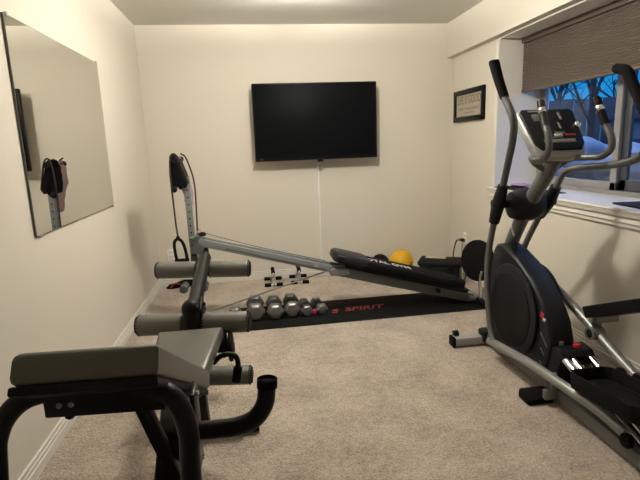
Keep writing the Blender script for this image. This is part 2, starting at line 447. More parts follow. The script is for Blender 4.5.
spots = [(big, .932, -1.10, .01, 'largest grey hex dumbbell in the row, next to the foam roller end'),
         (med, 1.083, -1.105, .02, 'grey hex dumbbell second from the left of the row clear of the roller'),
         (med, 1.220, -1.085, -.01, 'grey hex dumbbell in the middle of the row on the black mat'),
         (small, 1.330, -1.115, .05, 'small grey hex dumbbell just left of the pink block'),
         (small, 1.440, -1.11, .14, 'small grey hex dumbbell at the right end of the row, by the red lettering'),
         (med, .775, -1.275, .0, 'grey hex dumbbell half hidden behind the lower foam roller')]
used = set()
for src, x, y, rz, lab in spots:
    o = src if src not in used else copy_tree(src)
    used.add(src)
    o.location = (x, y, .0083 if x > .76 else .0083); o.rotation_euler = (0, 0, rz)
    if y < -1.2: o.scale = (.9, .9, .9)
    o['label'] = lab; o['group'] = 'hex dumbbells lined up on the mat'
o = MB().box((1.390, -1.185, .026), (.036, .05, .034), .006).build('foam_block', M['pink'])
tag(o, 'tiny pink block on the mat between the two smallest dumbbells', 'block')

# --------------------------------------------------------------- push-up stands
def stand(label):
    t = thing('push_up_stand', label, 'push-up stand', (0, 0, 0), 'push-up stands by the back baseboard')
    for y in (-.115, .115):
        MB().tube([(-.08, y, .018), (.08, y, .018)], .011, smooth=False).build('foot_bar', M['chrome'], t, label='chrome foot bar')
        for s in (-1, 1):
            MB().tube([(s*.026, y, .018), (s*.088, y, .018)], .018, smooth=False).build('foot_sleeve', M['rubber'], t)
    b = MB(); b.tube([(0, -.115, .02), (0, -.115, .10), (0, -.09, .128), (0, .09, .128), (0, .115, .10), (0, .115, .02)], .0115); b.build('upright', M['chrome'], t, label='bent chrome handle frame')
    MB().tube([(0, -.10, .129), (0, .085, .129)], .019, smooth=False).build('grip', M['rubber'], t)
    return t
s1 = stand('chrome push-up stand with black sleeves, left of the pair by the back wall'); s1.location = (1.11, -.19, 0)
s2 = copy_tree(s1); s2.location = (1.365, -.165, 0); s2['label'] = 'chrome push-up stand with black sleeves, under the trainer rail near the back wall'

# ------------------------------------------------------------------------ balls
t = thing('exercise_ball', 'yellow ball on the floor against the back wall', 'ball', (2.43, -.165, 0))
MB().ell((2.432, -.145, .121), (.121, .121, .121), 36).build('shell', M['yellow'], t)
b = MB()
d = Vector((.25, -.93, .12)).normalized()
q = MB().text('JB', Matrix.Identity(4), .05, .001)
fm = frame(Vector((2.432, -.145, .121))+Vector((.52, -.80, -.05)).normalized()*.1215, (.84, .54, 0), (0, 0, 1))
q.bm.free(); b.box((0, .01, 0), (.035, .008, .002)); b.box((0, -.01, 0), (.028, .008, .002)); b.box((-.012, 0, 0), (.007, .03, .002)); b.move(fm)
b.build('printed_mark', M['dark_print'], t)
o = MB().ell((2.205, -.14, .105), (.098, .098, .105), 32).build('medicine_ball', M['rubber'])
tag(o, 'black ball on the floor left of the yellow ball', 'ball')

# ------------------------------------------------------------------ black case
t = thing('equipment_case', 'black plastic case on the floor right of the yellow ball', 'case', (2.67, -.56, 0))
ca = Matrix.Translation((2.69, -.54, 0)) @ Matrix.Rotation(math.radians(-28), 4, 'Z')
MB().box((0, 0, .09), (.38, .24, .16), .02).move(ca).build('body', M['plastic'], t)
MB().box((0, 0, .195), (.40, .26, .05), .02).move(ca).build('lid', M['blackm'], t)
for s in (-1, 1):
    b = MB(); b.box((s*.10, -.131, .165), (.045, .014, .04), .004); b.move(ca); b.build('latch', M['plastic'], t)
b = MB(); b.tube([(-.05, -.13, .12), (-.05, -.155, .12), (.05, -.155, .12), (.05, -.13, .12)], .008); b.move(ca); b.build('handle', M['plastic'], t)
o = MB().box((-.05, .05, .2235), (.19, .09, .003)).move(ca).build('paper_sheet', M['paper'])
tag(o, 'strip of pale paper lying on top of the black case', 'paper')

# --------------------------------------------------- straps in the back left corner
b = MB()
b.tube([(.09, -.10, .018), (.17, -.09, .024), (.25, -.075, .036), (.34, -.08, .034), (.46, -.075, .03)], [.018, .028, .036, .032, .02], n=10)
b.tube([(.08, -.13, .014), (.13, -.135, .02), (.20, -.11, .03), (.30, -.10, .03), (.47, -.10, .024)], [.012, .02, .026, .026, .02], n=10)
t = thing('strap_bundle', 'bundle of black straps with red webbing on the floor in the back left corner', 'straps', (.25, -.17, 0))
b.build('strap', M['cloth'], t)
b = MB(); b.tube([(.12, -.16, .02), (.155, -.165, .055), (.19, -.165, .06), (.215, -.155, .045)], .008, n=8); b.build('webbing', M['redb'], t, label='red webbing')
for i, (x, lab) in enumerate(((.265, 'grey round-ended hand weight on the floor, by the red webbing'), (.452, 'grey round-ended hand weight on the floor, right of the bundle of straps'))):
    t = thing('hand_weight', lab, 'hand weight', (x, -.245, 0), 'round hand weights by the back wall')
    MB().lathe([(0, -.03), (.03, -.03), (.038, -.022), (.038, .02), (.03, .03), (0, .03)], (x, -.295, .0385), (0, 1, 0)).build('head', M['steel_dk'], t)
    MB().lathe([(0, -.03), (.03, -.03), (.038, -.022), (.038, .02), (.03, .03), (0, .03)], (x, -.195, .0385), (0, 1, 0)).build('head', M['steel_dk'], t)
    MB().tube([(x, -.27, .0385), (x, -.22, .0385)], .014, smooth=False).build('handle', M['hexdk'], t)

# -------------------------------------------------------------- incline trainer
t = thing('incline_trainer', 'grey incline trainer with black glideboard, tall tower and round foot board', 'exercise machine', (1.6, -1.12, 0))
TYc = -1.10
def lerp(a, b_, k): return Vector(a)*(1-k)+Vector(b_)*k
top, bot = Vector((.487, TYc, 1.13)), Vector((.492, TYc, .52))
b = MB(); b.bar(bot, top, .046, .05, .006); b.build('tower_column', M['steel'], t)
b = MB(); b.bar((.500, TYc, .045), (.494, TYc, .55), .05, .05, .006); b.build('lower_post', M['steel_dk'], t)
for k in range(9):
    p = lerp(bot, top, .22+k*.088)
    b = MB(); b.lathe([(0, 0), (.006, 0), (.006, .003), (0, .003)], p+Vector((0, -.0235, 0)), (0, -1, 0), 10); b.build('pin_hole', M['blackm'], t)
    b = MB(); b.lathe([(0, 0), (.007, 0), (.007, .003), (0, .003)], p+Vector((-.0215, 0, 0)), (-1, 0, -.14), 10); b.build('pin_hole', M['blackm'], t)
b = MB(); b.tube([(.500, TYc-.20, .03), (.500, TYc+.20, .03)], .028, smooth=False); b.build('tower_foot', M['black'], t)
# pulley head under the cloths
b = MB(); b.bar((.487, TYc, 1.10), (.438, TYc, 1.255), .05, .03, .004); b.tube([(.437, TYc-.13, 1.255), (.437, TYc+.13, 1.255)], .012, smooth=False); b.build('pulley_bracket', M['black'], t)
for s in (-1, 1):
    MB().lathe([(0, -.012), (.022, -.012), (.018, 0), (.022, .012), (0, .012)], (.437, TYc+s*.145, 1.255), (0, 1, 0)).build('pulley_wheel', M['plastic'], t)
MB().ell((.418, TYc-.15, 1.05), (.02, .02, .024), 16).build('stop_knob', M['blackm'], t)
# pulley cords
b = MB(); b.tube([(.404, -1.245, 1.25), (.398, -1.245, 1.16), (.399, -1.245, 1.06), (.402, -1.245, .91), (.405, -1.245, .79), (.410, -1.245, .695)], .0065, n=8); b.build('pulley_cord', M['rope'], t)
b = MB(); b.tube([(.404, -1.245, 1.25), (.412, -1.245, 1.285), (.437, -1.24, 1.298), (.465, -1.225, 1.26), (.495, -1.21, 1.16), (.515, -1.2, 1.085)], .0065, n=8); b.build('pulley_cord', M['rope'], t)
b = MB(); b.tube([(.437, -.94, 1.298), (.475, -.935, 1.262), (.515, -.935, 1.12), (.524, -.94, 1.0), (.522, -.96, .82), (.520, -1.0, .66)], .0065, n=8); b.build('pulley_cord', M['rope'], t)
# strap handle hanging from the near cord
hc = Vector((.410, -1.245, .695))
b = MB()
b.tube([hc+Vector((0, 0, 0)), hc+Vector((-.028, 0, -.03)), hc+Vector((-.030, 0, -.10)), hc+Vector((-.022, 0, -.165))], .0115, n=8)
b.tube([hc+Vector((0, 0, 0)), hc+Vector((.030, 0, -.035)), hc+Vector((.046, 0, -.10)), hc+Vector((.052, 0, -.165))], .0115, n=8)
b.tube([hc+Vector((-.035, 0, -.168)), hc+Vector((.065, 0, -.168))], .015, smooth=False, n=10)
b.ell(hc+Vector((0, 0, 0)), (.014, .012, .02), 12)
b.build('hand_strap', M['cloth'], t)
# rail carriage on the tower
b = MB(); b.box((.520, TYc, .640), (.075, .10, .075), .01); b.lathe([(0, -.065), (.040, -.065), (.040, .065), (0, .065)], (.535, TYc, .585), (0, 1, 0)); b.build('rail_carriage', M['steel_dk'], t)
MB().box((.500, TYc-.052, .668), (.035, .01, .022), .003).build('height_tag', M['green'], t, label='green height tag')
MB().tube([(.545, TYc-.075, .715), (.545, TYc-.06, .715), (.545, TYc+.06, .715)], .009, smooth=False).build('lock_pin', M['brass'], t, label='brass lock pin')
MB().ell((.57, TYc-.01, .690), (.03, .02, .018), 14).build('lock_knob', M['blackm'], t)
MB().box((.575, TYc-.02, .545), (.06, .09, .07), .012).build('lower_clamp', M['blackm'], t)
# upper rails (pair) from tower to hinge, lower rails from hinge to foot
h0, h1, h2 = Vector((.54, 0, .638)), Vector((1.555, 0, .365)), Vector((2.70, 0, .045))
for s in (-1, 1):
    y0, y1, y2 = TYc+s*.045, -1.13+s*.06, -1.15+s*.06
    b = MB(); b.bar(h0+Vector((0, y0, 0)), h1+Vector((0, y1, 0)), .032, .056, .006); ur = b.build('upper_rail', M['steel'], t)
    b = MB(); b.bar(h0+Vector((.05, y0+s*.0155, -.018)), h1+Vector((-.05, y1+s*.0155, -.001)), .004, .013, .001); b.build('rail_groove', M['steel_dk'], ur)
    b = MB(); b.bar(h1+Vector((-.02, y1, .0)), h2+Vector((0, y2, 0)), .032, .075, .006); b.build('lower_rail', M['steel_dk'], t)
b = MB(); b.bar(h0+Vector((.0, TYc, -.02)), h1+Vector((0, -1.13, -.012)), .06, .02, .003); b.build('rail_web', M['steel_dk'], t)
b = MB(); b.lathe([(0, -.105), (.022, -.105), (.022, .105), (0, .105)], (1.555, -1.13, .355), (0, 1, 0)); b.box((1.60, -1.13, .345), (.14, .20, .05), .008); b.build('hinge', M['steel'], t)
for c, w in (((1.66, -1.2065, .335), .055), ((1.42, -1.2035, .405), .03)):
    b = MB(); b.box(c, (w, .004, .02)); b.build('sticker', M['paper'], t, label='small pale sticker')
b = MB(); b.tube([(.55, TYc-.03, .070), (1.50, -1.13, .335)], .0062, smooth=False, n=10); b.build('support_rod', M['steel'], t)
b = MB(); b.tube([(.56, TYc, .705), (1.0, -1.11, .56), (1.5, -1.13, .425)], .0022, n=6); b.build('rail_cable', M['blackm'], t)
# foot end
b = MB(); b.tube([(2.745, -1.36, .034), (2.745, -.92, .034)], .026, smooth=False); b.build('front_foot', M['black'], t)
b = MB(); b.bar((2.66, -1.15, .055), (2.745, -1.15, .04), .16, .04, .006); b.build('foot_bracket', M['steel'], t)
b = MB(); b.tube([(2.40, -1.24, .135), (2.40, -1.22, .135)], .018, smooth=False); b.build('stop_bolt', M['blackm'], t)
# glideboard : long pad and head pad
ax = (h2-h1).normalized(); axn = Vector((-ax.z, 0, ax.x))
fm = frame(h1+Vector((.03, -1.14, 0))+axn*.054, ax, (0, 1, 0))
b = MB(); b.box((.57, 0, -.004), (1.02, .26, .03), .006); b.move(fm); b.build('glideboard_carriage', M['blackm'], t)
poly = [(.17, -.15), (.9, -.145), (1.04, -.12), (1.075, -.05), (1.075, .05), (1.04, .12), (.9, .145), (.17, .15), (.15, .12), (.15, -.12)]
b = MB(); b.prism(poly, .008, .065, 'z', .018, 3); b.move(fm); b.build('long_pad', M['rubber'], t)
poly = [(-.06, -.09), (-.03, -.135), (.05, -.15), (.20, -.15), (.24, -.11), (.24, .11), (.20, .15), (.05, .15), (-.03, .135), (-.06, .09)]
fm2 = fm @ Matrix.Translation((0, 0, -.004)) @ Matrix.Rotation(math.radians(1.0), 4, 'Y')
b = MB(); b.prism(poly, .012, .085, 'z', .024, 3); b.move(fm2); b.build('head_pad', M['plastic'], t)
q = MB(); q.text('TOTAL GYM', Matrix.Identity(4), .115, .0005, bold=.002)
xs = [v.co.x for v in q.bm.verts]; k = .43/(max(xs)-min(xs)); q.bm.free()
b = MB(); b.text('TOTAL GYM', fm @ frame((.385, -.01, .0655), (1, 0, 0), (0, 1, 0)) @ Matrix.Diagonal((k, 1, 1, 1)), .115, .0004, bold=.002); b.build('lettering', M['print'], t)
# squat board
bc = Vector((2.755, -1.17, .348))
m3 = frame(bc, Vector((.405, -.914, 0)), Vector((.13, 0, 1)))
b = MB(); b.prism([(.165*math.cos(2*PI*i/40), .170*math.sin(2*PI*i/40)) for i in range(40)], -.013, .013, 'z', .006); b.move(m3); b.build('foot_board', M['rubber'], t)
for a, c in (((2.745, -1.24, .215), (2.745, -1.26, .045)), ((2.71, -1.08, .215), (2.665, -1.06, .05))):
    b = MB(); b.tube([Vector(a)+Vector((.02, .0, .06)), a, c], .012, n=12, smooth=False); b.build('board_strut', M['chrome'], t)
b = MB(); b.tube([(2.63, -1.05, .05), (2.72, -1.0, .05), (2.745, -.96, .045)], .014); b.build('board_brace', M['steel'], t)

# --------------------------------------------------------- cloths on the tower head
def wad(name, m_, poly, ya, yb, label, amp):
    n = 7; bm = bmesh.new(); rows = []
    Q = []
    for i in range(len(poly)):
        p, q = Vector((*poly[i], 0)), Vector((*poly[(i+1) % len(poly)], 0))
        for k in range(3): Q.append(p.lerp(q, k/3))
    cx = sum(q.x for q in Q)/len(Q); cz = sum(q.y for q in Q)/len(Q)
    for j in range(n):
        y = ya+(yb-ya)*j/(n-1); k = .92 if j in (0, n-1) else 1
        row = []
        for i, q in enumerate(Q):
            w = noise.noise(Vector((y*30, q.x*40, q.y*30)))
            row.append(bm.verts.new((cx+(q.x-cx)*k+amp*w, y, cz+(q.y-cz)*(.5+.5*k)+amp*noise.noise(Vector((q.x*30, y*25, 4))))))
        rows.append(row)
    m = len(Q)
    for j in range(n-1):
        for i in range(m): bm.faces.new((rows[j][i], rows[j][(i+1) % m], rows[j+1][(i+1) % m], rows[j+1][i]))
    bm.faces.new(rows[0]); bm.faces.new(rows[-1][::-1])
    bmesh.ops.recalc_face_normals(bm, faces=bm.faces[:])
    b = MB(); b._merge(bm); return tag(b.build(name, m_, ang=80), label, 'cloth')
wad('draped_shirt', M['mauve'], [(.412, 1.12), (.418, 1.23), (.432, 1.280), (.447, 1.258), (.473, 1.16), (.500, 1.06), (.512, .99), (.505, .90), (.472, .905), (.452, 1.02)], -1.112, -.952,
    'mauve cloth draped over the far side of the trainer tower top, hanging lower', .008)
wad('draped_towel', M['cloth'], [(.400, 1.06), (.392, 1.15), (.393, 1.24), (.410, 1.286), (.430, 1.294), (.450, 1.266), (.476, 1.17), (.503, 1.078), (.490, 1.055), (.474, 1.068), (.456, 1.042), (.440, 1.075), (.424, 1.052), (.411, 1.076)], -1.242, -1.118,
    'black cloth draped over the near side of the trainer tower top', .006)

# ------------------------------------------------------------------ weight bench
t = thing('weight_bench', 'black and grey weight bench with foam rollers in the left foreground', 'weight bench', (.69, -3.3, 0))
def slab(b, c0, c1, w0, w1, th, up_hint=(0, 0, 1), bev=.016):
    """upholstered pad: top centre line c0 -> c1"""
    c0, c1 = Vector(c0), Vector(c1); d = (c1-c0); L = d.length
    m = frame(c0, d, Vector((0, 0, 1)).cross(d))
    b.prism([(0, -w0/2), (L, -w1/2), (L, w1/2), (0, w0/2)], -th, 0, 'z', bev, 3); b.move(m); return m
b = MB(); mbk = slab(b, (.668, -3.925, .976), (.692, -3.335, .635), .258, .238, .062); b.build('backrest', M['vinyl'], t)
b = MB(); b.prism([(-.002, -.129), (.66, -.119), (.66, .119), (-.002, .129)], -.078, -.0605, 'z', .004); b.move(mbk); b.build('backrest_board', M['blackm'], t)
b = MB(); slab(b, (.690, -3.31, .578), (.690, -2.865, .600), .170, .262, .060); b.build('seat', M['vinyl'], t)
b = MB(); b.box((.69, -3.07, .520), (.15, .38, .014), .003, Matrix.Rotation(.05, 4, 'X')); b.build('seat_board', M['blackm'], t)
# frame
b = MB(); b.bar((.688, -2.80, .475), (.690, -3.25, .475), .06, .06, .006); b.bar((.690, -3.22, .475), (.772, -3.92, .42), .10, .16, .006); b.build('spine', M['black'], t)
b = MB(); b.bar((.688, -2.83, .50), (.688, -2.72, .035), .06, .06, .006); b.build('front_leg', M['black'], t)
b = MB(); b.tube([(.44, -2.70, .03), (.94, -2.70, .03)], .028, smooth=False); b.build('front_foot', M['black'], t)
b = MB(); b.tube([(.450, -3.99, .03), (.448, -3.95, .35), (.450, -3.88, .70), (.462, -3.872, .790), (.502, -3.866, .846), (.565, -3.866, .868), (.663, -3.872, .868), (.750, -3.882, .866), (.806, -3.895, .842), (.829, -3.905, .775), (.829, -3.92, .68), (.832, -3.95, .35), (.836, -3.99, .03)], .0205, res=6); b.build('rear_arch', M['black'], t)
b = MB(); b.tube([(.38, -3.99, .028), (.90, -3.99, .028)], .027, smooth=False); b.bar((.742, -3.94, .345), (.742, -3.99, .04), .06, .06, .005); b.build('rear_foot', M['black'], t)
b = MB(); b.bar((.560, -3.862, .852), (.79, -3.876, .852), .05, .062, .005); b.build('cross_beam', M['black'], t)
for x in (.590, .612):
    b = MB(); b.lathe([(0, 0), (.0055, 0), (.0055, .004), (.003, .006), (0, .006)], (x, -3.888, .848), (0, -1, 0), 10); b.build('bolt', M['steel'], t, label='grey bolt head')
b = MB(); b.lathe([(0, 0), (.010, 0), (.010, -.016), (.006, -.02), (0, -.02)], (.597, -3.865, .826), (0, 0, 1), 12); b.build('knob', M['blackm'], t)
b = MB(); b.bar((.700, -3.77, .80), (.760, -3.73, .55), .03, .03, .004); b.build('backrest_brace', M['black'], t)
b = MB(); b.box((.812, -3.69, .655), (.012, .075, .205), .004); b.bar((.74, -3.70, .61), (.81, -3.69, .61), .05, .05, .004); b.build('side_plate', M['black'], t)
for z in (.742, .568):
    b = MB(); b.lathe([(0, 0), (.006, 0), (.006, .006), (0, .006)], (.818, -3.69, z), (1, 0, 0), 10); b.build('bolt', M['chrome'], t, label='silver bolt head')
hd = thing  # noqa
b = MB(); b.tube([(.815, -3.688, .640), (.86, -3.692, .641), (.91, -3.696, .645), (.955, -3.699, .663), (.982, -3.695, .699), (.990, -3.688, .745)], .0225, n=18); hb = b.build('curved_bar', M['black'], t)
b = MB(); b.lathe([(.0255, 0), (.0255, .022), (.021, .024), (.018, .016), (0, .016)], (.990, -3.688, .738), (.06, .08, 1)); b.build('end_cap', M['rubber'], hb)
# lever behind the seat
b = MB(); b.tube([(.79, -3.03, .515), (.815, -3.037, .540), (.845, -3.04, .550), (.876, -3.045, .540), (.884, -3.052, .507), (.872, -3.062, .452)], .0105, n=10); lv = b.build('pin_lever', M['black'], t)
b = MB(); b.tube([(.883, -3.054, .500), (.872, -3.062, .445)], .0165, smooth=False); b.build('grip', M['rubber'], lv)
# leg developer
for i, (x, dx) in enumerate(((.79, .0), (.815, .0))):
    b = MB(); b.lathe([(0, -.012), (.040, -.012), (.062, -.008), (.066, 0), (.062, .008), (.040, .012), (0, .012)], (.815+i*.03, -2.80-.02*i, .500-.012*i), (1, 0, 0)); b.build('pivot_disc', M['blackm'], t)
b = MB(); b.tube([(.688, -2.80, .475), (.86, -2.80, .475)], .02, smooth=False); b.build('pivot_axle', M['black'], t)
def roller(c0, c1, r, gap=None):
    c0, c1 = Vector(c0), Vector(c1); d = (c1-c0); L = d.length; d.normalize()
    def seg(a, b_):
        q = MB(); LL = b_-a
        q.lathe([(0, 0), (r*.7, 0), (r*.93, .006), (r, .016), (r*1.01, LL/2), (r, LL-.016), (r*.93, LL-.006), (r*.7, LL), (0, LL)], c0+d*a, d, 32)
        o = q.build('foam_roller', M['foam'], t)
        for e, sg in ((0, -1), (LL, 1)):
            q = MB()
            q.lathe([(0, 0), (r*.86, 0), (r*.86, sg*.004), (r*.3, sg*.006), (0, sg*.006)], c0+d*(a+e-sg*.002), d, 28)
            for k in range(22):
                p = 2*PI*k/22
                uu = d.orthogonal().normalized(); vv = d.cross(uu)
                q.ell(c0+d*(a+e-sg*.008)+(uu*math.cos(p)+vv*math.sin(p))*r*.95, (.004, .004, .004), 6)
            q.build('end_cap', M['blackm'], o)
    if gap: seg(0, L/2-gap/2); seg(L/2+gap/2, L)
    else: seg(0, L)
roller((.446, -2.722, .581), (.932, -2.786, .581), .046, .075)
roller((.437, -2.188, .692), (.936, -2.253, .685), .0445, .055)
roller((.445, -2.58, .265), (.920, -2.645, .262), .045, .06)
b = MB(); b.tube([(.684, -2.80, .46), (.684, -2.79, .60), (.686, -2.775, .655)], .036, smooth=False, n=18); b.ell((.686, -2.775, .655), (.040, .040, .042), 20); b.build('knee_post', M['black'], t)
b = MB(); b.tube([(.688, -2.775, .64), (.690, -2.62, .655), (.694, -2.35, .715), (.697, -2.205, .748)], .0335, n=18, res=4); b.ell((.697, -2.205, .748), (.0335, .02, .034), 18); b.build('extension_arm', M['black'], t)
b = MB(); b.bar((.725, -2.78, .63), (.725, -2.68, .66), .012, .05, .003); b.lathe([(0, 0), (.008, 0), (.008, .01), (0, .01)], (.732, -2.72, .655), (1, 0, 0), 10); b.build('arm_bracket', M['blackm'], t)
b = MB(); b.bar((.684, -2.79, .47), (.684, -2.62, .25), .045, .045, .005); b.build('lower_arm', M['black'], t)

# ------------------------------------------------------------------- elliptical
t = thing('elliptical_trainer', 'grey and black elliptical trainer by the window at the right', 'elliptical trainer', (2.52, -2.6, 0))
XL, XR, XC = 2.36, 2.68, 2.52
# front stabilizer
b = MB(); b.bar((2.205, -1.985, .038), (2.835, -1.985, .038), .07, .055, .012); st = b.build('front_stabilizer', M['silver'], t)
for x, s in ((2.203, -1), (2.837, 1)):
    b = MB(); b.box((x, -1.985, .037), (.022, .078, .066), .008); b.build('end_cap', M['rubber'], st)
    b = MB(); b.lathe([(0, -.014), (.022, -.014), (.022, .014), (0, .014)], (x-s*.03, -1.965, .078), (1, 0, 0), 18); b.build('transport_wheel', M['blackm'], st)
for x in (2.43, 2.61):
    b = MB(); b.box((x, -1.99, .062), (.08, .09, .085), .02); b.build('stabilizer_boot', M['plastic'], t)
# base rails
for x in (2.44, 2.60):
    b = MB(); b.bar((x, -1.99, .055), (x, -4.0, .055), .045, .06, .006); b.build('base_rail', M['tube'], t)
b = MB(); b.bar((2.20, -3.97, .03), (2.84, -3.97, .03), .07, .055, .012); b.build('rear_stabilizer', M['silver'], t)
for s in (-1, 1):
    xo = XC+s*.15
    b = MB(); b.prism([(-.045, 0), (.045, 0), (.05, .02), (.045, .048), (-.02, .052), (-.05, .03)], 0, .145, 'x', .012); b.move(Matrix.Translation((xo-.0725-(.02 if s < 0 else -.02), -2.70, 0))); b.build('side_foot', M['rubber'], t)
    b = MB(); b.bar((XC+s*.16, -2.75, .055), (XC+s*.07, -2.75, .055), .03, .05, .004); b.box((XC+s*.115, -2.755, .10), (.028, .018, .14), .004); b.build('foot_bracket', M['arm'], t)
# shroud
sh = [(-2.05, .055), (-2.0, .16), (-1.985, .30), (-1.995, .44), (-2.02, .56), (-2.045, .655), (-2.075, .69), (-2.13, .70), (-2.20, .685), (-2.33, .640), (-2.46, .570), (-2.57, .480), (-2.645, .385), (-2.678, .29), (-2.66, .19), (-2.62, .055)]
b = MB(); b.prism(sh, 2.432, 2.568, 'x', .024, 3); shr = b.build('shroud', M['plastic'], t, ang=30)
for x, s in ((2.428, -1), (2.572, 1)):
    el = [(.262*math.cos(2*PI*i/48), .268*math.sin(2*PI*i/48)) for i in range(48)]
    b = MB(); b.prism([(-2.300+p[0], .345+p[1]) for p in el], x, x+s*.016, 'x', .008, 2); b.build('side_disc', M['plastic'], shr)
    b = MB(); b.prism([(-2.300+p[0]*.80, .345+p[1]*.80) for p in el], x+s*.012, x+s*.021, 'x', .004, 2); b.build('disc_inset', M['blackm'], shr)
def side(y, z): return frame((2.4315, y, z), (0, -1, 0), (0, 0, 1))
lg = (2.432, -2.585, .40)
b = MB(); b.box((2.4318, -2.588, .412), (.002, .026, .032), .0, Matrix.Rotation(.35, 4, 'X')); b.build('logo', M['redb'], shr, label='small red square emblem')
b = MB(); b.text('PF', side(-2.606, .390), .026, .0005, .2, bold=.001); b.build('logo_letters', M['print'], shr)
b = MB(); b.text('PRO-FORM', side(-2.612, .285) @ Matrix.Rotation(-.75, 4, 'Z'), .017, .0005); b.text('SMART', side(-2.606, .215) @ Matrix.Rotation(-.75, 4, 'Z'), .015, .0005); b.text('630', side(-2.596, .15) @ Matrix.Rotation(-.75, 4, 'Z'), .015, .0005); b.build('side_lettering', M['btn'], shr)
# mast
b = MB(); b.tube([(XC, -2.06, .60), (XC, -2.13, .745), (XC, -2.27, .95), (XC, -2.43, 1.14), (XC, -2.49, 1.22)], .040, n=18); b.build('mast', M['tube'], t)
b = MB(); b.text('PRO-FORM', frame((XC-.0405, -2.165, .80), (0, .56, .83), (0, -.83, .56)), .022, .0005); b.build('mast_lettering', M['print'], t)
# pivot cover : bowl around mast with axle to both arms
pv = Vector((0, -2.215, .955))
b = MB(); b.lathe([(.03, -.095), (.075, -.085), (.092, -.04), (.095, 0), (.092, .04), (.075, .085), (.03, .095)], (XC, -2.235, .945), (1, 0, 0), 30); b.build('pivot_cover', M['plastic'], t)
b = MB(); b.tube([(XL-.03, pv.y, pv.z), (XR+.03, pv.y, pv.z)], .026, smooth=False); b.build('pivot_axle', M['blackm'], t)
# console
cm = frame((XC, -2.468, 1.362), (1, 0, 0), (0, .17, .20))
cp = [(-.158, .118), (-.142, .142), (.142, .142), (.158, .118), (.140, -.12), (.112, -.165), (-.112, -.165), (-.140, -.12)]
b = MB(); b.prism(cp, -.065, -.012, 'z', .014, 3); b.move(cm); con = b.build('console', M['silver'], t)
cp2 = [(x*.94, y*.955 if y > 0 else y*.80) for x, y in cp]
b = MB(); b.prism(cp2, -.02, .0, 'z', .006, 2); b.move(cm); b.build('console_face', M['plastic'], con)
def pl(b, x, y, w, h, z=.001): return b.box((x, y, z), (w, h, .004), .001)
b = MB(); pl(b, -.055, .075, .075, .048); b.move(cm); b.build('display', M['lcd'], con)
b = MB(); pl(b, -.055, .118, .10, .012); pl(b, .060, .085, .012, .050); pl(b, .035, .02, .010, .04); pl(b, -.01, -.058, .07, .008); pl(b, .0, -.082, .17, .022); pl(b, .02, -.028, .05, .010); b.move(cm); b.build('button_strip', M['btn'], con)
for x, w in ((-.045, .035), (.07, .06)):
    b = MB(); pl(b, x, -.044, w, .011); b.move(cm); b.build('red_strip', M['redb'], con, label='dark red button strip')
b = MB(); pl(b, .005, -.044, .045, .014, .002); b.move(cm); b.build('start_button', M['print'], con)
b = MB(); b.ell((0, 0, 0), (.018, .02, .014), 14); b.move(cm @ Matrix.Translation((.135, .02, .004))); b.build('heart_rate_dial', M['chrome'], con)
b = MB(); b.box((XC, -2.50, 1.235), (.16, .08, .07), .02, Matrix.Rotation(.6, 4, 'X')); b.build('console_neck', M['tube'], con)
# fixed handlebars
for pts, gp in (([(XC-.02, -2.44, 1.15), (2.44, -2.44, 1.19), (2.405, -2.465, 1.217), (2.392, -2.52, 1.208), (2.388, -2.59, 1.212), (2.388, -2.636, 1.262), (2.390, -2.620, 1.33), (2.394, -2.588, 1.375)], [(2.394, -2.590, 1.37), (2.397, -2.558, 1.43), (2.400, -2.530, 1.49)]),
                ([(XC+.02, -2.44, 1.15), (2.59, -2.50, 1.205), (2.62, -2.585, 1.215), (2.645, -2.66, 1.220), (2.655, -2.708, 1.258), (2.655, -2.702, 1.315), (2.65, -2.665, 1.372)], [(2.65, -2.667, 1.368), (2.645, -2.637, 1.43), (2.64, -2.607, 1.49)])):
    b = MB(); b.tube(pts, .0165, n=14); hb = b.build('handlebar', M['tube'], t)
    b = MB(); b.tube(gp, [.0185, .0195, .0185], n=14); b.ell(gp[-1], (.018, .018, .018), 14); b.build('pulse_grip', M['blackm'] if gp[0][0] > 2.5 else M['hexdk'], hb)
    d = (Vector(gp[-1])-Vector(gp[0])).normalized()
    b = MB(); b.lathe([(.0192, 0), (.0205, .002), (.0205, .022), (.0192, .024)], Vector(gp[0]).lerp(Vector(gp[-1]), .55), d, 16); b.build('sensor_plate', M['chrome'], hb)
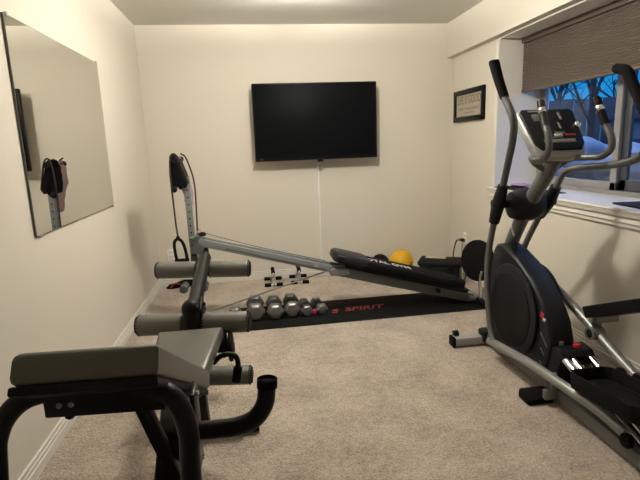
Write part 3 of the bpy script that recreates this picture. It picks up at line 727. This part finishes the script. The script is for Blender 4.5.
# moving arms
LA = [(2.36, -2.245, .10), (2.36, -2.175, .206), (2.36, -2.122, .476), (2.36, -2.132, .667), (2.36, -2.182, .845), (2.36, -2.225, .955), (2.36, -2.27, 1.062), (2.31, -2.405, 1.195), (2.272, -2.512, 1.32), (2.255, -2.536, 1.418), (2.24, -2.469, 1.528)]
RA = [(2.68, -1.86, .10), (2.68, -1.87, .25), (2.68, -1.93, .50), (2.68, -1.985, .65), (2.68, -2.129, .861), (2.68, -2.21, .955), (2.68, -2.27, 1.041), (2.70, -2.313, 1.127), (2.72, -2.408, 1.154), (2.745, -2.563, 1.167), (2.765, -2.69, 1.19), (2.785, -2.745, 1.223), (2.80, -2.77, 1.291), (2.81, -2.73, 1.391)]
RA = RA[2:]
for P, G in ((LA, [(2.241, -2.474, 1.52), (2.23, -2.43, 1.61), (2.22, -2.394, 1.701)]), (RA, [(2.81, -2.735, 1.385), (2.815, -2.673, 1.47), (2.82, -2.60, 1.575), (2.821, -2.56, 1.625), (2.816, -2.50, 1.645)])):
    b = MB(); b.tube(P, .0185, n=14); am = b.build('swing_arm', M['tube'], t)
    if len(G) == 3:
        b = MB(); b.tube(G, [.022, .024, .0265], n=16); b.ell(G[-1], (.026, .024, .012), 16); b.build('grip', M['rubber'], am)
    else:
        b = MB(); b.tube(G, [.022, .024, .0255, .026, .024], n=16); b.ell(G[-1], (.022, .022, .022), 16); b.build('grip', M['rubber'], am)
    x = P[0][0]
    i0 = 4 if P is LA else 2
    b = MB(); b.tube([P[i0], P[i0+1], P[i0+2]], [.030, .038, .029], n=16); b.build('pivot_sleeve', M['plastic'], am)
# pedal arms
b = MB(); b.tube([(2.36, -2.18, .105), (2.36, -2.60, .158), (2.370, -2.867, .168), (2.40, -3.05, .158), (2.42, -3.22, .130)], .0245, n=16); b.build('pedal_arm', M['arm'], t)
b = MB(); b.tube([(2.68, -2.02, .555), (2.68, -2.34, .455), (2.68, -2.50, .398), (2.68, -2.642, .344), (2.68, -2.80, .278), (2.68, -2.95, .222)], .0245, n=16); b.build('pedal_arm', M['arm'], t)
b = MB(); b.lathe([(0, -.035), (.034, -.035), (.034, -.04), (.024, -.04), (.022, -.02), (0, -.02)], (2.672, -2.685, .328), (1, 0, 0), 24); b.lathe([(0, -.03), (.033, -.03), (.033, .03), (0, .03)], (2.672, -2.685, .328), (1, 0, 0), 24); hub = b.build('arm_hub', M['arm'], t)
b = MB(); b.lathe([(0, -.0365), (.024, -.0365), (.024, -.03), (0, -.03)], (2.672, -2.685, .328), (1, 0, 0), 20); b.build('hub_socket', M['blackm'], hub, label='dark hollow end')
b = MB(); b.bar((2.665, -2.67, .398), (2.78, -2.69, .405), .04, .035, .006); b.bar((2.69, -2.655, .34), (2.69, -2.67, .41), .03, .04, .006); b.build('pedal_bracket', M['arm'], t)
# pedals : trays with a raised lip
def pedal(m4, w=.21, L=.41, hh=.075):
    pts = [(-w/2, .0), (-w/2, -L*.85), (-w*.32, -L), (w*.32, -L), (w/2, -L*.85), (w/2, 0), (w*.36, .03), (-w*.36, .03)]
    b = MB(); b.prism(pts, 0, .022, 'z', .006); b.move(m4); o = b.build('pedal', M['plastic'], t)
    bm = bmesh.new(); n = len(pts)
    rows = [[bm.verts.new((x*k, (y+L/2)*k2-L/2, z)) for x, y in pts] for k, k2, z in ((1, 1, .004), (1.03, 1.015, hh), (.93, .965, hh), (.88, .94, .022))]
    for A_, B_ in zip(rows[:-1], rows[1:]):
        for i in range(n): bm.faces.new((A_[i], A_[(i+1) % n], B_[(i+1) % n], B_[i]))
    bmesh.ops.recalc_face_normals(bm, faces=bm.faces[:])
    bmesh.ops.bevel(bm, geom=bm.edges[:], offset=.004, segments=2, profile=.5, affect='EDGES')
    b = MB(); b._merge(bm); b.move(m4); b.build('pedal_rim', M['rubber'], o)
    b = MB(); b.box((0, -L*.48, .023), (w*.72, L*.8, .006), .002); b.move(m4); b.build('pedal_tread', M['rubber'], o)
pedal(Matrix.Translation((2.452, -2.965, .205)) @ Matrix.Rotation(math.radians(-6.0), 4, 'X'))
pedal(Matrix.Translation((2.72, -2.665, .405)) @ Matrix.Rotation(math.radians(-24), 4, 'X'), .20, .41, .06)
# ramp
b = MB(); b.prism([(-2.61, .10), (-2.59, .240), (-2.66, .276), (-2.735, .268), (-2.755, .246), (-2.750, .225), (-2.70, .12)], 2.445, 2.625, 'x', .012); rp = b.build('ramp_housing', M['plastic'], t)
b = MB(); b.box((2.555, -2.705, .279), (.032, .03, .022), .006); b.build('release_button', M['redb'], rp, label='red release button')
b = MB(); b.box((2.488, -2.665, .284), (.026, .03, .026), .004); b.build('latch_block', M['silver'], rp)
for x in (2.468, 2.508, 2.602):
    b = MB(); b.tube([(x, -2.685, .246), (x, -3.36, .032)], .0185, n=18, smooth=False); b.build('ramp_rail', M['chrome'], t)
b = MB(); b.bar((2.552, -2.74, .205), (2.552, -3.34, .03), .06, .02, .004); b.build('ramp_plate', M['blackm'], t)
for x, y, z in ((2.405, -3.24, .115), (2.675, -2.97, .205), (2.645, -2.90, .212)):
    b = MB(); b.lathe([(0, -.013), (.026, -.013), (.030, -.008), (.030, .008), (.026, .013), (0, .013)], (x, y, z), (1, 0, 0), 20); b.lathe([(0, -.016), (.009, -.016), (.009, .016), (0, .016)], (x, y, z), (1, 0, 0), 12); b.build('roller_wheel', M['rubber'], t)

# ----------------------------------------------------------------- outside view
GZ = .78
def out(D, az, z=GZ):
    a = math.radians(az); return (.99+D*math.cos(a), -4.8+D*math.sin(a), z)
b = MB(); b.box((13.6, 3, GZ-.1), (20, 40, .2)); b.build('ground_outside', M['ground'], kind='structure')
random.seed(3)
rocks = [(5.35, 58.3, .27, 'frosted rock outside, below the right handlebar of the elliptical'),
         (6.25, 54.0, .32, 'large frosted boulder outside just left of the window mullion'),
         (5.3, 49.6, .28, 'frosted rock outside, seen low through the right sash'),
         (7.2, 59.2, .36, 'frosted boulder outside at the far left of the pane'),
         (6.3, 44.6, .34, 'frosted boulder outside beyond the right edge of the window')]
for D, az, r, lab in rocks:
    c = out(D, az)
    b = MB(); b.ell((c[0], c[1], GZ+r*.12), (r*1.0, r*1.1, r*.72), 28, Matrix.Rotation(random.uniform(0, 3), 4, 'Z'), jit=.5, sc=1.5)
    b.move(Matrix.Translation((0, 0, GZ-.012-min(v.co.z for v in b.bm.verts))))
    tag(b.build('boulder', M['snow'], ang=50), lab, 'rock', 'boulders outside the window')
t = thing('wooden_fence', 'weathered board fence across the yard outside the window', 'fence', out(8.3, 53))
fb = Matrix.Translation(out(8.3, 53)) @ Matrix.Rotation(math.radians(53-90), 4, 'Z')
random.seed(5)
x = -4.4
while x < 4.4:
    b = MB(); b.box((x, 0, .53), (.176, .02, 1.08+random.uniform(-.015, .015)), .004); b.move(fb); b.build('board', M['fence'], t); x += .182
for z in (.28, .85):
    b = MB(); b.box((0, .03, z), (8.8, .04, .09)); b.move(fb); b.build('rail', M['fence'], t)
t = thing('shed', 'low dark grey shed with a flat roof outside behind the right sash', 'shed', out(7.2, 46.6))
sb = Matrix.Translation(out(7.2, 46.6)) @ Matrix.Rotation(math.radians(47-90), 4, 'Z')
b = MB(); b.box((0, .4, .36), (1.3, .8, .72)); b.move(sb); b.build('walls', M['house'], t)
b = MB(); b.box((0, .4, .75), (1.5, 1.0, .08), .01); b.move(sb); b.build('roof', M['fence'], t)
for z in (.2, .45):
    b = MB(); b.box((0, -.012, z), (1.3, .03, .05)); b.move(sb); b.build('ledge', M['fence'], t)
def tree(x, y, h, lab, lean=0, seed=1):
    rnd = random.Random(seed); t = thing('bare_tree', lab, 'tree', (x, y, GZ), 'bare trees outside the window')
    b = MB(); c = MB()
    def branch(bb, p, d, L, r, lv):
        pts = [p]; q = p
        dd = d.copy()
        for k in range(3):
            dd = (dd+Vector((rnd.uniform(-.25, .25), rnd.uniform(-.25, .25), rnd.uniform(-.08, .16)))*(.5 if lv == 0 else 1)).normalized()
            q = q+dd*L/3; pts.append(q)
        bb.tube(pts, [r, r*.85, r*.7, r*.5], n=5 if lv else 8, res=2)
        if lv < 3:
            for k in range(9 if lv == 0 else 4):
                a = rnd.random()*.75+.2; i = min(int(a*3), 2)
                s = pts[i].lerp(pts[i+1], a*3-i)
                nd = (dd*.6+Vector((rnd.uniform(-1, 1), rnd.uniform(-1, 1), rnd.uniform(-.3, .7)))*.8).normalized()
                branch(c, s, nd, L*rnd.uniform(.40, .6), r*.42, lv+1)
    branch(b, Vector((x, y, GZ)), Vector((0, lean, 1)).normalized(), h, h*.02, 0)
    b.build('trunk', M['bark'], t); c.build('branches', M['bark'], t)
tree(*out(7.0, 53.4)[:2], 2.3, 'bare tree outside with its trunk just left of the mullion', .02, 4)
tree(*out(10.6, 56.6)[:2], 2.6, 'bare tree outside beyond the fence, behind the console', .05, 9)
tree(*out(9.6, 50.2)[:2], 2.6, 'bare tree outside beyond the fence, right of the mullion', -.05, 12)

# ------------------------------------------------------------------------ world
w = bpy.data.worlds.new('dusk'); SC.world = w; w.use_nodes = True
nt = w.node_tree; bg = nt.nodes['Background']
tc = nt.nodes.new('ShaderNodeTexCoord'); sx = nt.nodes.new('ShaderNodeSeparateXYZ'); rp = nt.nodes.new('ShaderNodeValToRGB')
e = rp.color_ramp.elements
e[0].position = 0; e[0].color = (.015, .33, .80, 1)
e[1].position = .16; e[1].color = (.012, .30, .78, 1)
e = rp.color_ramp.elements.new(.45); e.color = (.55, .95, 2.3, 1)
nt.links.new(tc.outputs['Generated'], sx.inputs[0]); nt.links.new(sx.outputs['Z'], rp.inputs[0]); nt.links.new(rp.outputs[0], bg.inputs[0])
bg.inputs[1].default_value = 1.0

SC.view_settings.view_transform = 'Standard'; SC.view_settings.look = 'None'; SC.view_settings.gamma = 1
SC.view_settings.use_curve_mapping = False; SC.view_settings.exposure = 0.0
for o in SC.objects:
    if '_base' in o: del o['_base']
